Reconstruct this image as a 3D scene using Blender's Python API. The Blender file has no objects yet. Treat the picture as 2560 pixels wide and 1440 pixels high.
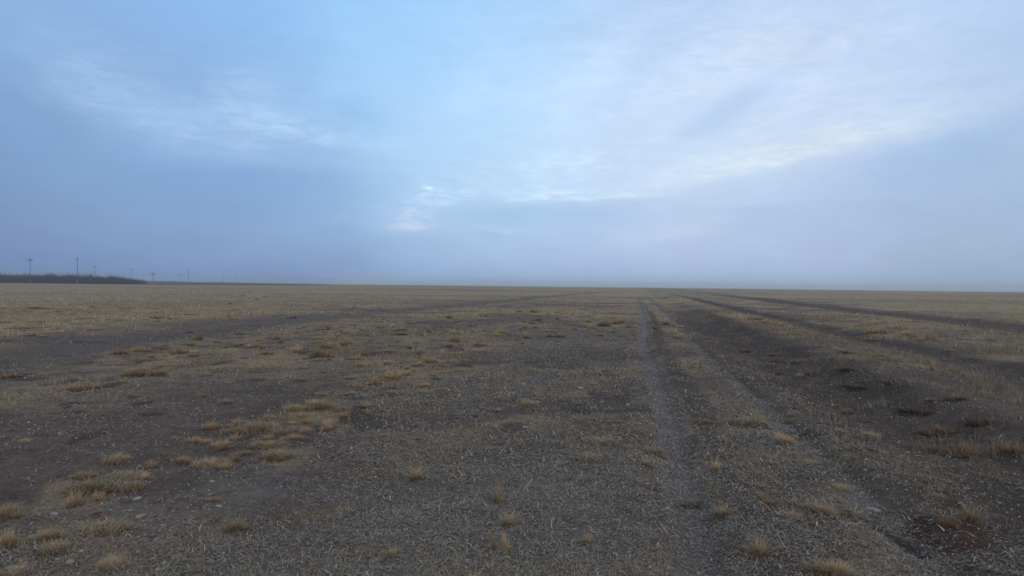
import bpy, math, random
import numpy as np
from mathutils import Matrix, Vector

random.seed(11)
rng = np.random.default_rng(11)
scene = bpy.context.scene
C = scene.collection

# ------------------------------------------------------------------ camera
F = 1700.0                 # focal length in pixels of the 2560 px wide photograph
EYE = 1.65
ROLL = math.radians(0.625)
PITCH = math.atan(8.0 / F)  # looking slightly below the horizon
cam_d = bpy.data.cameras.new("camera")
cam_d.sensor_width = 36.0
cam_d.lens = 36.0 * F / 2560.0
cam_d.clip_start = 0.05
cam_d.clip_end = 30000.0
cam = bpy.data.objects.new("camera", cam_d)
C.objects.link(cam)
ROT = Matrix.Rotation(math.radians(90) - PITCH, 3, 'X') @ Matrix.Rotation(ROLL, 3, 'Z')
cam.matrix_world = Matrix.Translation((0, 0, EYE)) @ ROT.to_4x4()
scene.camera = cam

def pdir(px, py):
    return (ROT @ Vector(((px - 1280.0) / F, (720.0 - py) / F, -1.0))).normalized()

# ------------------------------------------------------------------ colour helpers
def lin(h):
    h = h.lstrip('#')
    v = [int(h[i:i + 2], 16) / 255 for i in (0, 2, 4)]
    return [c / 12.92 if c <= 0.04045 else ((c + 0.055) / 1.055) ** 2.4 for c in v]

def lin3(*rgb):
    return [((c / 255 + 0.055) / 1.055) ** 2.4 for c in rgb]

# ------------------------------------------------------------------ world
SUN_EL, SUN_AZ = math.radians(16), math.radians(160)     # azimuth clockwise from +Y
world = bpy.data.worlds.new("World")
scene.world = world
world.use_nodes = True
nt = world.node_tree
nt.nodes.clear()
L = nt.links.new

def nd(t, **kw):
    n = nt.nodes.new(t)
    for k, v in kw.items():
        setattr(n, k, v)
    return n

def mth(op, a, b=None, c=None):
    n = nd('ShaderNodeMath', operation=op)
    for i, v in enumerate((a, b, c)):
        if v is None:
            continue
        if isinstance(v, (int, float)):
            n.inputs[i].default_value = v
        else:
            L(v, n.inputs[i])
    return n.outputs[0]

def vmt(op, a, b=None, scale=None):
    n = nd('ShaderNodeVectorMath', operation=op)
    for i, v in enumerate((a, b)):
        if v is None:
            continue
        if isinstance(v, (tuple, list, Vector)):
            n.inputs[i].default_value = tuple(v)
        else:
            L(v, n.inputs[i])
    if scale is not None:
        if isinstance(scale, (int, float)):
            n.inputs['Scale'].default_value = scale
        else:
            L(scale, n.inputs['Scale'])
    return n.outputs['Value'] if op in ('DOT_PRODUCT', 'LENGTH') else n.outputs['Vector']

def noise(vec, scale, detail=4, rough=0.55, dist=0.0, color=False):
    n = nd('ShaderNodeTexNoise')
    n.inputs['Scale'].default_value = scale
    n.inputs['Detail'].default_value = detail
    n.inputs['Roughness'].default_value = rough
    n.inputs['Distortion'].default_value = dist
    L(vec, n.inputs['Vector'])
    return n.outputs['Color' if color else 'Fac']

tc = nd('ShaderNodeTexCoord')
D0 = vmt('NORMALIZE', tc.outputs['Generated'])
# cloud coordinates: stretched sideways like thin layered cloud near the horizon
Dst = vmt('MULTIPLY', D0, (1.0, 1.0, 2.4))
wv = noise(Dst, 2.6, 5, 0.6, 0.0, True)
wv = vmt('SUBTRACT', wv, (0.5, 0.5, 0.5))
wv = vmt('MULTIPLY', wv, (0.20, 0.20, 0.13))
D = vmt('NORMALIZE', vmt('ADD', D0, wv))

# large soft masses of cloud and clearer sky: colour seen in each direction
pts = [
 (0, 20, 147, 183, 229), (130, 150, 131, 174, 227), (420, 210, 132, 174, 229), (640, 40, 141, 194, 248),
 (980, 60, 154, 206, 253), (1300, 60, 155, 201, 247), (1700, 40, 173, 205, 247), (2100, 60, 183, 211, 251),
 (2500, 40, 171, 203, 241), (0, 350, 99, 134, 192), (330, 330, 138, 182, 233), (640, 300, 149, 185, 230),
 (900, 250, 172, 218, 261), (1240, 230, 179, 219, 261), (1600, 220, 183, 212, 248), (1900, 200, 195, 217, 248),
 (2250, 230, 198, 221, 251), (2520, 260, 190, 212, 245), (160, 470, 106, 145, 197), (420, 440, 132, 171, 223),
 (740, 440, 135, 174, 227), (1050, 400, 183, 218, 256), (1300, 400, 203, 236, 262), (1600, 380, 208, 230, 259),
 (1900, 360, 205, 224, 250), (2200, 330, 177, 202, 242), (2480, 440, 152, 180, 217), (100, 600, 99, 132, 177),
 (450, 570, 116, 151, 205), (800, 560, 130, 170, 219), (1150, 590, 146, 183, 228), (1500, 560, 167, 193, 236),
 (1900, 530, 173, 199, 239), (2250, 500, 177, 198, 236), (2520, 600, 149, 179, 215), (100, 690, 111, 139, 199),
 (700, 686, 119, 146, 198), (1280, 695, 161, 190, 235), (1900, 695, 172, 198, 236), (2500, 695, 160, 191, 219),
]
ctl = [(pdir(x, y), lin3(r, g, b), 160.0) for x, y, r, g, b in pts]
for az, el, c in ((0, 55, '#a9c0de'), (40, 40, '#b4c8e2'), (-45, 38, '#94b1d6'), (70, 12, '#9aaec8'), (-70, 12, '#748fc0'),
                  (110, 20, '#96abc8'), (-110, 20, '#8199c0'), (180, 12, '#93a6c4'), (180, 45, '#adbacd'),
                  (0, 90, '#b2c4dc'), (90, 50, '#adbcd2'), (-90, 50, '#9cb0cc'), (0, -30, '#8ba0bd')):
    a, e = math.radians(az), math.radians(el)
    ctl.append((Vector((math.sin(a) * math.cos(e), math.cos(a) * math.cos(e), math.sin(e))), lin(c), 9.0))
wsum = csum = None
for d, c, k in ctl:
    w = mth('EXPONENT', mth('MULTIPLY_ADD', vmt('DOT_PRODUCT', D, d), k, -k))
    if k < 50:
        w = mth('MULTIPLY', w, 0.02)
    cc = vmt('SCALE', (c[0], c[1], c[2]), scale=w)
    wsum = w if wsum is None else mth('ADD', wsum, w)
    csum = cc if csum is None else vmt('ADD', csum, cc)
base = vmt('SCALE', csum, scale=mth('DIVIDE', 1.0, mth('MAXIMUM', wsum, 1e-9)))

# cloud streaks and torn edges, each at its own azimuth and height in the sky
sep = nd('ShaderNodeSeparateXYZ')
D2 = vmt('NORMALIZE', vmt('ADD', D0, vmt('MULTIPLY', vmt('SUBTRACT', noise(Dst, 9.0, 5, 0.6, 0.0, True), (0.5, 0.5, 0.5)), (0.045, 0.045, 0.022))))
L(D2, sep.inputs[0])
AZ = mth('ARCTAN2', sep.outputs[0], sep.outputs[1])
ELV = mth('ARCSINE', sep.outputs[2])
fine = noise(vmt('MULTIPLY', D0, (1.0, 1.0, 4.0)), 26.0, 8, 0.68, 0.6)
fine2 = mth('MAXIMUM', mth('MULTIPLY_ADD', fine, 6.5, -2.5), 0.0)

def azel(px, py):
    d = pdir(px, py)
    return math.atan2(d.x, d.y), math.asin(d.z)

def streak(x0, y0, x1, y1, wu, wl, col, amp, tex=0.6):
    """soft band between two sky directions; wu / wl = softness above / below in radians"""
    a0, e0 = azel(x0, y0); a1, e1 = azel(x1, y1)
    ca, ce = (a0 + a1) / 2, (e0 + e1) / 2
    ln = math.hypot(a1 - a0, e1 - e0)
    ux, uy = (a1 - a0) / ln, (e1 - e0) / ln
    da = mth('ADD', AZ, -ca); de = mth('ADD', ELV, -ce)
    al = mth('MULTIPLY', mth('ADD', mth('MULTIPLY', da, ux), mth('MULTIPLY', de, uy)), 2.0 / ln)
    pe = mth('ADD', mth('MULTIPLY', de, ux), mth('MULTIPLY', da, -uy))
    b = mth('MAXIMUM', mth('MULTIPLY', pe, 1 / wu), mth('MULTIPLY', pe, -1 / wl))
    r = mth('ADD', mth('POWER', mth('ABSOLUTE', al), 3.0), mth('MULTIPLY', b, b))
    w = mth('EXPONENT', mth('MULTIPLY', r, -1.0))
    m = mth('MULTIPLY_ADD', fine2, tex, 1 - tex)
    w = mth('MULTIPLY', mth('MULTIPLY', w, m), amp)
    global base
    base = vmt('ADD', base, vmt('SCALE', col, scale=w))

S = streak
S(1230, 497, 1660, 492, .018, .0035, (.15, .15, .125), 1.0, .6)
S(1030, 475, 1130, 490, .018, .012, (.12, .115, .10), .9, .97)
S(955, 562, 1110, 572, .022, .007, (.13, .085, .05), 1.0, .85)
S(1620, 470, 2380, 290, .028, .010, (.14, .12, .02), 1.0, .35)
S(1250, 415, 1560, 410, .018, .010, (.07, .06, .03), 1.0, .8)
S(1540, 610, 1850, 560, .02, .008, (.07, .05, .02), .8, .4)
S(1180, 575, 1340, 580, .008, .004, (.10, .07, .03), .7, .7)
S(540, 295, 960, 372, .022, .008, (.13, .13, .11), .8, .7)
S(120, 170, 480, 320, .06, .03, (.10, .10, .09), .7, .5)
S(520, 220, 700, 240, .03, .02, (.10, .10, .09), .7, .7)
S(430, 340, 700, 380, .02, .012, (.07, .07, .07), .8, .7)
S(1100, 440, 1500, 450, .02, .01, (.06, .05, .03), .8, .95)
S(1700, 140, 2300, 60, .03, .02, (.06, .05, .03), .7, .7)
S(1700, 350, 1960, 190, .016, .022, (-.13, -.10, -.06), .9, .4)
S(1500, 250, 1720, 60, .020, .030, (-.07, -.05, -.03), .8, .4)
S(2100, 420, 2560, 300, .010, .05, (-.12, -.09, -.06), .7, .3)
S(1640, 530, 2300, 500, .004, .03, (-.05, -.045, -.03), .8, .2)
S(850, 250, 960, 320, .03, .03, (-.08, -.06, -.03), .5, .4)
S(1200, 530, 1620, 520, .008, .03, (-.07, -.06, -.05), .9, .2)
S(250, 215, 560, 250, .03, .04, (-.06, -.05, -.04), .8, .4)
S(280, 255, 700, 335, .05, .03, (.09, .08, .06), .9, .35)
S(60, 120, 330, 300, .06, .04, (.05, .05, .04), .8, .4)
S(1250, 160, 2450, 170, .14, .12, (.12, .095, .05), .9, .4)
S(330, 420, 990, 440, .010, .09, (-.055, -.055, -.04), .9, .15)
S(990, 520, 1080, 500, .02, .02, (.09, .08, .06), .9, .97)
S(1090, 497, 1240, 478, .016, .008, (.10, .095, .08), .9, .97)
S(1050, 470, 1075, 468, .006, .004, (.16, .15, .13), .9, .8)
# overall unevenness of the cloud sheet
u1 = noise(Dst, 5.0, 6, 0.58, 0.4)
u2 = noise(vmt('MULTIPLY', D0, (1.0, 1.0, 3.4)), 20.0, 5, 0.6, 0.2)
var = mth('ADD', mth('MULTIPLY_ADD', u1, 0.26, 0.87), mth('MULTIPLY_ADD', u2, 0.10, -0.05))
base = vmt('SCALE', base, scale=var)

sky = nd('ShaderNodeTexSky', sky_type='NISHITA')
sky.sun_disc = False
sky.sun_elevation = SUN_EL
sky.sun_rotation = SUN_AZ
sky.air_density = 1.6
sky.dust_density = 2.0
SKY_STR = 0.05
# the clear sky shows a little through the thin cloud sheet
mixc = vmt('ADD', vmt('SCALE', base, scale=0.92 / SKY_STR), vmt('SCALE', sky.outputs[0], scale=0.25))
bg = nd('ShaderNodeBackground')
bg.inputs['Strength'].default_value = SKY_STR
L(mixc, bg.inputs['Color'])
wo = nd('ShaderNodeOutputWorld')
L(bg.outputs[0], wo.inputs['Surface'])
world.cycles.sampling_method = 'MANUAL'
world.cycles.sample_map_resolution = 512

# ------------------------------------------------------------------ sun (veiled, very soft)
sd = bpy.data.lights.new("sun", 'SUN')
sd.energy = 0.8
sd.angle = math.radians(35)
sd.color = (1.0, 0.93, 0.84)
sun = bpy.data.objects.new("sun", sd)
C.objects.link(sun)
sv = Vector((math.sin(SUN_AZ) * math.cos(SUN_EL), math.cos(SUN_AZ) * math.cos(SUN_EL), math.sin(SUN_EL)))
sun.rotation_euler = sv.to_track_quat('Z', 'Y').to_euler()

# ------------------------------------------------------------------ exposure
scene.view_settings.view_transform = 'Standard'
scene.view_settings.look = 'None'
scene.view_settings.exposure = 0.0
scene.view_settings.gamma = 1.0
scene.view_settings.use_curve_mapping = False
scene.cycles.max_bounces = 5
scene.cycles.volume_bounces = 3

# ------------------------------------------------------------------ numeric noise
def vnoise(x, y, seed=0):
    xi = np.floor(x).astype(np.int64); yi = np.floor(y).astype(np.int64)
    xf = x - xi; yf = y - yi
    xf = xf * xf * xf * (xf * (xf * 6 - 15) + 10); yf = yf * yf * yf * (yf * (yf * 6 - 15) + 10)
    def h(a, b):
        n = (a * 374761393 + b * 668265263 + seed * 974711) & 0xffffffff
        n = ((n ^ (n >> 13)) * 1274126177) & 0xffffffff
        n = ((n ^ (n >> 16)) * 2246822519) & 0xffffffff
        return ((n ^ (n >> 15)) & 0xffffff) / 16777216.0
    a = h(xi, yi); b = h(xi + 1, yi); c = h(xi, yi + 1); d = h(xi + 1, yi + 1)
    return (a + (b - a) * xf) * (1 - yf) + (c + (d - c) * xf) * yf

def fbm(x, y, seed=0, octv=4, gain=0.5):
    s = 0; a = 1; t = 0
    for i in range(octv):
        s = s + a * vnoise(x * 2 ** i + 13.7 * i, y * 2 ** i - 7.1 * i, seed + i * 17); t += a; a *= gain
    return s / t

def sst(x, a, b):
    t = np.clip((x - a) / (b - a), 0, 1)
    return t * t * (3 - 2 * t)

def band(v, c, w, soft):
    return 1 - sst(np.abs(v - c), w, w + soft)

# ------------------------------------------------------------------ terrain and its cover
TA = math.radians(10.4)                      # heading of the wheel tracks
TX, TY = math.sin(TA), math.cos(TA)

def gp(px, py):
    """ground point (flat plain) in the direction of a photograph pixel"""
    d = pdir(px, py)
    t = EYE / max(-d.z, 1e-4)
    return d.x * t, d.y * t

def trk(x, y):
    s = x * TY - y * TX
    t = x * TX + y * TY
    wob = (fbm(t / 7.0, t * 0 + 3.1, 5, 2) - 0.5) * 0.22 + (fbm(t / 1.3, t * 0 + 9.1, 6, 2) - .5) * 0.06
    return s + wob * np.clip(t / 6, .35, 1.5), t

LEFT_TRACK = [gp(*p) for p in ((-420, 985), (0, 893), (200, 856), (450, 832), (700, 805), (1000, 775), (1200, 757), (1350, 742), (1500, 731))]

def polydist(x, y, P):
    best = np.full(np.shape(x), 1e9)
    for (ax, ay), (bx, by) in zip(P[:-1], P[1:]):
        dx, dy = bx - ax, by - ay
        q = np.clip(((x - ax) * dx + (y - ay) * dy) / (dx * dx + dy * dy), 0, 1)
        best = np.minimum(best, np.hypot(x - ax - q * dx, y - ay - q * dy))
    return best

RED = gp(2395, 1340)
FURROW = [gp(2105, 1288), gp(2160, 1300), gp(2240, 1335), gp(2300, 1372)]

def height(x, y):
    r = np.hypot(x, y)
    s, t = trk(x, y)
    near = np.clip(r / 3.0, .3, 1)
    h = (fbm(x / 9, y / 9, 1, 3) - .5) * 0.10 * near + (fbm(x / 60, y / 60, 2, 2) - .5) * 0.5 * sst(r, 20, 120)
    # wheel ruts with small berms
    fade = 1 - sst(t, 60, 160)
    rut = 0.055 * band(s, 0.32, .08, .14) + 0.045 * band(s, 1.72, .08, .16) \
        + 0.10 * band(s, 3.25, .35, .7) + 0.09 * band(s, 7.5, .25, .55) + 0.14 * band(s, 16.8, 1.0, 1.8)
    berm = 0.035 * band(s, .72, .05, .16) + 0.025 * band(s, -.08, .04, .14) + 0.025 * band(s, 2.1, .06, .2) + 0.08 * band(s, 5.1, .5, 1.0) + 0.05 * band(s, 8.8, .3, .8) + .06 * band(s, 13.5, .5, 1.5)
    h = h + (berm - rut) * fade
    dl = polydist(x, y, LEFT_TRACK)
    h = h - 0.08 * band(dl, 0, .5, 1.4)
    h = h - 0.05 * band(polydist(x, y, FURROW), 0, .03, .05)
    # clods, scuffs and hummocks
    m = 1 - sst(r, 60, 200)
    h = h + m * ((fbm(x / .9, y / .9, 3, 3) - .5) * 0.045 + (fbm(x / .16, y / .16, 4, 3) - .5) * 0.032)
    n2 = 1 - sst(r, 8, 20)
    h = h + n2 * (fbm(x / .035, y / .035, 8, 2) - .5) * 0.010
    # the plain swells gently ahead and to the right, then falls away behind the swell
    az = np.arctan2(x, y)
    w = sst(az, -.42, -.15) * (1 - sst(az, 1.6, 2.2))
    h = h + w * (0.50 * sst(r, 90, 330) - 3.5 * sst(r, 380, 1500))
    h = h - (1 - w) * (1.2 * sst(r, 600, 2000))
    return h

PATCHES = [(*gp(px, py), w) for px, py, w in (
    (230, 1235, .42), (245, 1335, .30), (120, 1345, .25), (285, 1420, .25), (20, 1290, .3), (700, 1050, .75), (620, 1110, .5), (830, 1040, .45), (900, 985, .6),
    (1000, 930, 1.1), (1850, 1060, .4), (1965, 1110, .35), (2400, 1120, .7), (1620, 1135, .3), (1480, 1110, .4), (1040, 1205, .3),
    (1250, 1330, .22), (1960, 1290, .45), (2085, 1430, .35), (2430, 1300, .25), (720, 1150, .4), (1530, 815, 2.6), (1680, 825, 1.8),
    (820, 880, 3.0), (1060, 880, 2.4), (1160, 850, 2.6), (450, 885, 2.0), (680, 900, 2.0), (2210, 835, 3.5), (1920, 808, 3.0), (2480, 900, 1.8), (2150, 900, 1.4))]

def cover(x, y):
    """straw, pale gravel, dark soil, reddish mat: 0..1 each"""
    r = np.hypot(x, y)
    s, t = trk(x, y)
    n1 = fbm(x / 3.2, y / 2.4, 21, 4)
    n2 = fbm(x / 14, y / 11, 22, 3)
    n3 = fbm(x / .7, y / .7, 23, 3)
    straw = sst(n1 * .55 + n3 * .25 + n2 * .2, .38, .62) * .55
    dl = polydist(x, y, LEFT_TRACK)
    # belt of tufts between the bare ground and the left track, thick straw beyond it
    sleft = LEFTSIDE(x, y)
    far = sst(sleft, 0.5, 6.0)
    straw = np.maximum(straw, far * (.38 + .62 * n1))
    straw = np.maximum(straw, sst(s, 19.5, 24) * (.62 + .3 * n1))
    straw = np.maximum(straw, sst(r, 60, 130) * (.78 + .22 * n2))
    straw = straw * (1 - .55 * sst(s, 2.2, 3.5) * (1 - sst(s, 17, 22)))
    straw = np.maximum(straw, band(s, 5.2, .5, 1.4) * (.10 + .45 * n3) * sst(t, 5, 9))
    straw = np.maximum(straw, band(s, 11.5, 2.2, 1.6) * (.10 + .5 * n1))
    azd = np.degrees(np.arctan2(x, y))
    smooth = (1 - sst(azd, -16, -7)) * sst(r, 4.5, 6.5) * (1 - sst(sleft, -6, -2))
    straw = straw * (1 - .72 * smooth)
    for px, py, w in PATCHES:
        straw = np.maximum(straw, (1 - sst(np.hypot((x - px) / w, (y - py) / (w * 1.3)) + (n3 - .5) * 2.2, .1, 1.25)) * .62)
    belt = (1 - sst(sleft, -1.5, .0)) * sst(sleft, -14, -4) * sst(r, 9, 15) * (1 - sst(s, -4, -1))
    straw = np.maximum(straw, belt * (.0 + .62 * sst(n1 * .5 + n3 * .5, .40, .60)))
    straw = np.maximum(straw, sst(r, 16, 45) * (.25 + .65 * sst(n1, .35, .6)))
    strip = fbm(x / 55 + 3, y / 11, 91, 4)
    straw = straw * (1 - sst(r, 25, 60) * (1 - sst(strip, .34, .52)) * .3)
    fade = 1 - sst(t, 60, 160)
    fade2 = 1 - sst(t, 90, 220)
    grav = np.maximum(band(s, 0.31, .07, .22) * (.60 + .50 * n3) * (.7 + .5 * n1), band(s, 1.72, .05, .14) * .75 * (.35 + 1.1 * n3)) * fade
    grav = np.maximum(grav, sst(n1, .47, .66) * .55 * (1 - sst(np.hypot(x + .6, y - 4), 1.5, 4.5)))
    grav = np.maximum(grav, band(s, -1.6, .9, 1.6) * .45 * sst(n1, .38, .6) * sst(t, 7, 11) * (1 - sst(t, 22, 40)))
    grav = np.maximum(grav, band(dl, 0, .8, 2.2) * .35)
    dark = band(s, 3.3, .75, 1.3) * (.45 + .7 * n3) * (1 - sst(t, 30, 70)) + band(s, 7.5, .30, .75) * (.45 + .5 * n3) * fade2 \
        + band(s, 16.8, 1.0, 2.4) * (.35 + .6 * n1) * fade2 + band(s, .78, .08, .22) * (.42 + .50 * n3) * (1 - sst(t, 25, 90))
    dark = np.maximum(dark, band(dl, 0, .35, 1.8) * (.05 + .75 * n1) * (.5 + .8 * n3))
    dark = np.maximum(dark, band(polydist(x, y, FURROW), 0, .035, .06))
    dark = np.maximum(dark, sst(n3 * .6 + n1 * .4, .54, .72) * .45)
    dark = np.maximum(dark, sst(s, 2.2, 4.0) * (1 - sst(s, 5, 8)) * (1 - sst(t, 6, 14)) * (.25 + .55 * n1))
    dark = np.maximum(dark, sst(fbm(x / 1.6, y / 1.6, 77, 3), .5, .68) * .5 * (1 - sst(r, 12, 30)))
    dark = np.maximum(dark, sst(fbm(x / .45, y / .6, 79, 2), .70, .80) * .75 * sst(r, 5, 9) * (1 - sst(r, 45, 80)))
    red = 1 - sst(((x - RED[0]) / .27) ** 2 + ((y - RED[1]) / .26) ** 2 + (n3 - .5) * 3.0, .1, 1.9)
    # dark low scrub on the lower plain far to the left
    az = np.arctan2(x, y)
    scrub = sst(r, 335, 370) * (1 - sst(az, -.30, -.22))
    scrub = np.maximum(scrub, sst(fbm(x / 70, y / 9, 31, 3), .60, .68) * sst(r, 110, 200) * .45)
    straw = straw * (1 - .85 * np.clip(grav, 0, 1)) * (1 - .8 * np.clip(dark, 0, 1)) * (1 - red)
    dark = np.clip(np.maximum(dark * (1 - .5 * grav), scrub), 0, 1)
    return np.clip(straw, 0, 1), np.clip(grav, 0, 1), dark, np.clip(red, 0, 1)

def LEFTSIDE(x, y):
    """signed distance beyond the left track (positive = farther than it)"""
    best = np.full(np.shape(x), 1e9); sg = np.ones(np.shape(x))
    P = LEFT_TRACK
    for (ax, ay), (bx, by) in zip(P[:-1], P[1:]):
        dx, dy = bx - ax, by - ay
        q = np.clip(((x - ax) * dx + (y - ay) * dy) / (dx * dx + dy * dy), 0, 1)
        d = np.hypot(x - ax - q * dx, y - ay - q * dy)
        cr = dx * (y - ay) - dy * (x - ax)
        sg = np.where(d < best, np.where(cr > 0, 1.0, -1.0), sg)
        best = np.minimum(best, d)
    return best * sg

# ------------------------------------------------------------------ mesh helpers
def mesh_np(name, V, Q, attrs=None, smooth=False):
    me = bpy.data.meshes.new(name)
    V = np.asarray(V, np.float32); Q = np.asarray(Q, np.int32)
    k = Q.shape[1]
    me.vertices.add(len(V)); me.vertices.foreach_set('co', V.ravel())
    me.loops.add(Q.size); me.loops.foreach_set('vertex_index', Q.ravel())
    me.polygons.add(len(Q)); me.polygons.foreach_set('loop_start', np.arange(len(Q), dtype=np.int32) * k)
    if smooth:
        me.polygons.foreach_set('use_smooth', np.ones(len(Q), bool))
    me.update(calc_edges=True)
    for an, (kind, data) in (attrs or {}).items():
        a = me.attributes.new(an, kind, 'POINT')
        if kind == 'FLOAT':
            a.data.foreach_set('value', np.asarray(data, np.float32))
        else:
            a.data.foreach_set('color', np.asarray(data, np.float32).ravel())
    return me

def link(name, me, mat, parent=None, loc=None, rot=None, scale=None):
    o = bpy.data.objects.new(name, me)
    C.objects.link(o)
    if mat and not me.materials:
        me.materials.append(mat)
    if loc is not None: o.location = loc
    if rot is not None: o.rotation_euler = rot
    if scale is not None: o.scale = scale
    if parent: o.parent = parent
    return o

def tag(o, label=None, cat=None, group=None, kind=None):
    if label: o['label'] = label
    if cat: o['category'] = cat
    if group: o['group'] = group
    if kind: o['kind'] = kind
    return o

def strips(P, yaw, length, width, el0, bend, curl, segs, tone):
    """curved tapering blades; arrays of N. returns V, Q, tone, hgt"""
    N = len(P)
    el = el0.copy(); yw = yaw.copy(); p = P.copy()
    rows = []; hs = []
    st = length / segs
    for i in range(segs + 1):
        f = i / segs
        w = width * (1.0 - 0.85 * f ** 1.5) * .5
        side = np.stack([-np.sin(yw), np.cos(yw), np.zeros(N)], 1)
        rows.append(p - side * w[:, None]); rows.append(p + side * w[:, None])
        hs += [np.full(N, f)] * 2
        d = np.stack([np.cos(yw) * np.cos(el), np.sin(yw) * np.cos(el), np.sin(el)], 1)
        p = p + d * st[:, None]
        el = el + bend / segs; yw = yw + curl / segs
    V = np.stack(rows, 1).reshape(-1, 3)
    k = 2 * (segs + 1)
    b = np.arange(N)[:, None] * k
    Q = np.concatenate([b + np.array([[2 * i, 2 * i + 1, 2 * i + 3, 2 * i + 2]]) for i in range(segs)], 1).reshape(-1, 4)
    return V, Q, np.repeat(tone, k), np.stack(hs, 1).ravel()

def join(parts):
    Vs, Qs, ts, hs = [], [], [], []; o = 0
    for V, Q, t, h in parts:
        Vs.append(V); Qs.append(Q + o); ts.append(t); hs.append(h); o += len(V)
    return np.concatenate(Vs), np.concatenate(Qs), np.concatenate(ts), np.concatenate(hs)

def blade_mesh(name, parts):
    V, Q, t, h = join(parts)
    return mesh_np(name, V, Q, {'tone': ('FLOAT', t), 'hgt': ('FLOAT', h)})

# ------------------------------------------------------------------ materials
def new_mat(name, rough=0.95):
    m = bpy.data.materials.new(name); m.use_nodes = True
    n = m.node_tree
    b = n.nodes['Principled BSDF']
    b.inputs['Roughness'].default_value = rough
    b.inputs['Specular IOR Level'].default_value = 0.15
    return m, n, b

def ramp(n, fac, stops):
    r = n.nodes.new('ShaderNodeValToRGB')
    e = r.color_ramp.elements
    while len(e) < len(stops): e.new(0.5)
    for i, (p, c) in enumerate(stops):
        e[i].position = p; e[i].color = (c[0], c[1], c[2], 1)
    if fac is not None: n.links.new(fac, r.inputs[0])
    return r.outputs[0]

def mixn(n, fac, a, b, mode='MIX'):
    x = n.nodes.new('ShaderNodeMix'); x.data_type = 'RGBA'; x.blend_type = mode
    for i, v in ((0, fac), (6, a), (7, b)):
        if isinstance(v, (int, float)): x.inputs[i].default_value = v
        elif isinstance(v, tuple): x.inputs[i].default_value = (*v, 1)
        else: n.links.new(v, x.inputs[i])
    return x.outputs[2]

def tnoise(n, vec, scale, detail=4, rough=0.6):
    x = n.nodes.new('ShaderNodeTexNoise')
    x.inputs['Scale'].default_value = scale; x.inputs['Detail'].default_value = detail; x.inputs['Roughness'].default_value = rough
    n.links.new(vec, x.inputs['Vector'])
    return x.outputs['Fac']

def mapr(n, v, a, b, c=0.0, d=1.0):
    x = n.nodes.new('ShaderNodeMapRange')
    for i, q in enumerate((a, b, c, d)): x.inputs[i + 1].default_value = q
    n.links.new(v, x.inputs[0])
    return x.outputs[0]

def attr(n, name, what='Fac'):
    x = n.nodes.new('ShaderNodeAttribute'); x.attribute_name = name
    return x.outputs[what]

def ground_mat():
    m, n, b = new_mat('steppe_ground', 1.0)
    t = n.nodes.new('ShaderNodeTexCoord').outputs['Object']
    big = tnoise(n, t, 0.35, 5); mid = tnoise(n, t, 2.6, 6, .65); fin = tnoise(n, t, 26, 6, .7); vf = tnoise(n, t, 140, 3, .7)
    m2_pre = tnoise(n, t, 5.5, 7, .72)
    soil = ramp(n, fin, [(.25, (.066, .044, .035)), (.5, (.135, .095, .077)), (.75, (.245, .184, .152))])
    soil = mixn(n, mapr(n, mid, .38, .62, 0, .7), soil, (.165, .118, .084))
    soil = mixn(n, mapr(n, m2_pre, .52, .72, 0, .75), soil, (.060, .043, .033))
    strw = ramp(n, fin, [(.25, (.240, .165, .090)), (.5, (.410, .300, .170)), (.78, (.540, .410, .250))])
    strw = mixn(n, mapr(n, mid, .45, .70), strw, (.270, .195, .105))
    grv = ramp(n, vf, [(.3, (.110, .088, .076)), (.5, (.210, .176, .152)), (.7, (.400, .350, .310))])
    drk = ramp(n, fin, [(.25, (.038, .026, .019)), (.5, (.068, .047, .035)), (.75, (.125, .088, .064))])
    red = ramp(n, fin, [(.25, (.040, .020, .014)), (.75, (.120, .062, .042))])
    m2 = tnoise(n, t, 9, 6, .75)
    av = n.nodes.new('ShaderNodeMath'); av.operation = 'MULTIPLY_ADD'
    n.links.new(m2, av.inputs[0]); av.inputs[1].default_value = .6
    h2 = n.nodes.new('ShaderNodeMath'); h2.operation = 'MULTIPLY'
    n.links.new(mid, h2.inputs[0]); h2.inputs[1].default_value = .4
    n.links.new(h2.outputs[0], av.inputs[2])
    brk = av.outputs[0]
    def edge(a, lo, hi):      # ragged border: attribute plus noise, thresholded softly
        q = n.nodes.new('ShaderNodeMath'); q.operation = 'MULTIPLY_ADD'
        n.links.new(mapr(n, brk, .36, .64, -.42, .42), q.inputs[0]); q.inputs[1].default_value = 1.0
        n.links.new(attr(n, a), q.inputs[2])
        return mapr(n, q.outputs[0], lo, hi)
    c = mixn(n, edge('straw', .1, .85), soil, strw)
    c = mixn(n, edge('gravel', .25, .95), c, grv)
    c = mixn(n, edge('dark', .15, .95), c, drk)
    c = mixn(n, edge('red', .1, 1.2), c, red)
    n.links.new(c, b.inputs['Base Color'])
    bu = n.nodes.new('ShaderNodeBump'); bu.inputs['Strength'].default_value = .9; bu.inputs['Distance'].default_value = .02
    ad = n.nodes.new('ShaderNodeMath'); ad.operation = 'MULTIPLY_ADD'
    n.links.new(vf, ad.inputs[0]); ad.inputs[1].default_value = .35; n.links.new(fin, ad.inputs[2])
    n.links.new(ad.outputs[0], bu.inputs['Height']); n.links.new(bu.outputs[0], b.inputs['Normal'])
    return m

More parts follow.
